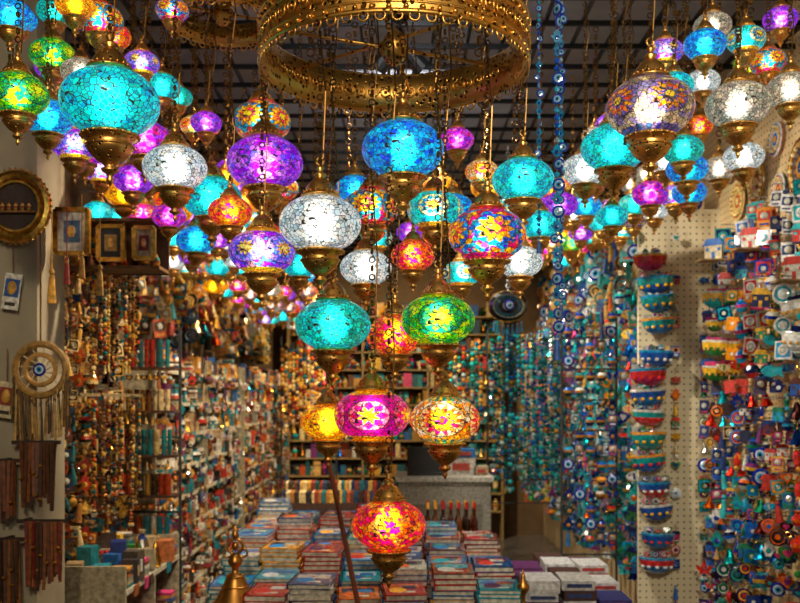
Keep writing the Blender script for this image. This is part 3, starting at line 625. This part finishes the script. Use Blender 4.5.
b.add(sph(10,6),(0,0,.222),sc=(.012,.008,.016)); b.add(lathe([(0,.24),(.01,.25),(.014,.262),(.006,.275),(0,.295)],12))
for zz,rr in ((.03,.077),(.088,.045),(.122,.031)): b.add(torus(rr,.003,24,5),(0,0,zz))
o=b.build('brass_hand_bell',[plain('polished_brass',L('#c48c44'),.35,1)],True); o.location=(-.56,3.06,.78)
b=MB(); b.add(lathe([(0,0),(.03,0),(.03,.01),(.008,.03),(.008,.07),(.02,.085),(.022,.1),(.008,.115),(.008,.13),(0,.16)],16)); o=b.build('brass_finial_ornament',[plain('polished_brass_b',L('#c48c44'),.35,1)],True); o.location=(.41,3.0,.78)
b=MB(); b.add(tube((.069,2.55,0),(-.262,2.86,1.48),.008,8)); b.add(sph(8,6),(-.262,2.86,1.48),sc=.012); b.build('wooden_walking_stick',[plain('reddish_wood',L('#7a3c24'),.4)])
b=MB(); b.add(box(.52,.9,.03),(.72,4.0,.6),cols=[L('#806040')])
for x in (.50,.94):
    for y in (3.6,4.4): b.add(box(.04,.04,.59),(x,y,.295),cols=[L('#604020')])
b.build('low_side_table',[M_WOOD])
b=MB()
for i in range(3):
    for j in range(4):
        n=R.randint(2,4); z=.615
        for k in range(n):
            h=R.uniform(.03,.05); c=R.choice(pal('#b8b8b8 #1c4c90 #501850 #982834 #b0b0ac #282c70 #402018')); b.add(box(.13,.19,h),(.57+i*.145,3.68+j*.21,z+h/2),(0,0,R.uniform(-.05,.05)),1,[c]); b.add(box(.1,.195,h*.4),(.57+i*.145,3.68+j*.21,z+h/2),cols=[R.choice(pal('#c8c8c8 #a02828 #203060'))]); z+=h
b.build('souvenir_box_stacks')
# ---------------------------------------------------------------- lights
def spot(x,y,z,tx,ty,tz,w,col=(1,.9,.75),ang=100,r=.05,housing=True):
    l=bpy.data.lights.new('spot','SPOT'); l.energy=w; l.color=col; l.spot_size=math.radians(ang); l.spot_blend=.7; l.shadow_soft_size=r
    o=bpy.data.objects.new('shop_and_fill_spot_beam',l); o.location=(x,y,z); o.rotation_euler=(Vector((tx,ty,tz))-Vector((x,y,z))).to_track_quat('-Z','Y').to_euler(); SC.collection.objects.link(o)
    b=MB(); b.add(lathe([(.0,.06),(.03,.06),(.04,-.02),(.036,-.02),(0,.03)],14)); b.add(box(.012,.012,.1),(0,0,.1)); h=b.build('shop_and_fill_spot_housing',[M_DARK]); 
    d=(Vector((tx,ty,tz))-Vector((x,y,z))).normalized(); h.location=Vector((x,y,z))-d*.09; h.rotation_euler=d.to_track_quat('-Z','Y').to_euler()
for y,k in ((3.6,1),(5.0,1),(6.5,.95),(8.0,.9)):
    spot(.15,y,2.75,1.5,y+.4,1.3,125*k,(1,.89,.72)); spot(-.15,y,2.75,-1.5,y+.4,1.2,155*k,(1,.80,.54))
spot(0,3.3,2.85,-.1,3.8,.8,110,(1,.93,.8),70)
spot(0,7.6,2.7,0,9.7,1.3,170,(1,.74,.42))
# unseen fill spots added behind the camera to brighten walls, plates and hoop
spot(.45,-.4,2.9,1.5,3.8,1.9,250,(1,.89,.70),60,.08)
spot(-.45,-.4,2.9,-1.3,3.3,1.6,135,(1,.82,.58),50,.08)
spot(0,-.5,2.5,0,2.0,2.2,62,(1,.85,.62),75,.15)
for (x,y) in ((0,3.0),(.0,4.6)):  # fill uplights added only to brighten the ceiling above the grid
    spot(x,y,2.86,x,y+.3,3.2,20,(.95,.95,1),150)
w=bpy.data.worlds.new('World'); SC.world=w; w.use_nodes=True; bg=w.node_tree.nodes['Background']; bg.inputs[0].default_value=(.62,.53,.42,1); bg.inputs[1].default_value=.24
# ---------------------------------------------------------------- camera
cd=bpy.data.cameras.new('camera'); cam=bpy.data.objects.new('camera',cd); SC.collection.objects.link(cam); SC.camera=cam
cam.location=(0,0,1.5); cam.rotation_euler=(math.pi/2,0,0); cd.lens=40.5; cd.sensor_width=36; cd.shift_y=.123
cd.dof.use_dof=True; cd.dof.focus_distance=1.95; cd.dof.aperture_fstop=5.6
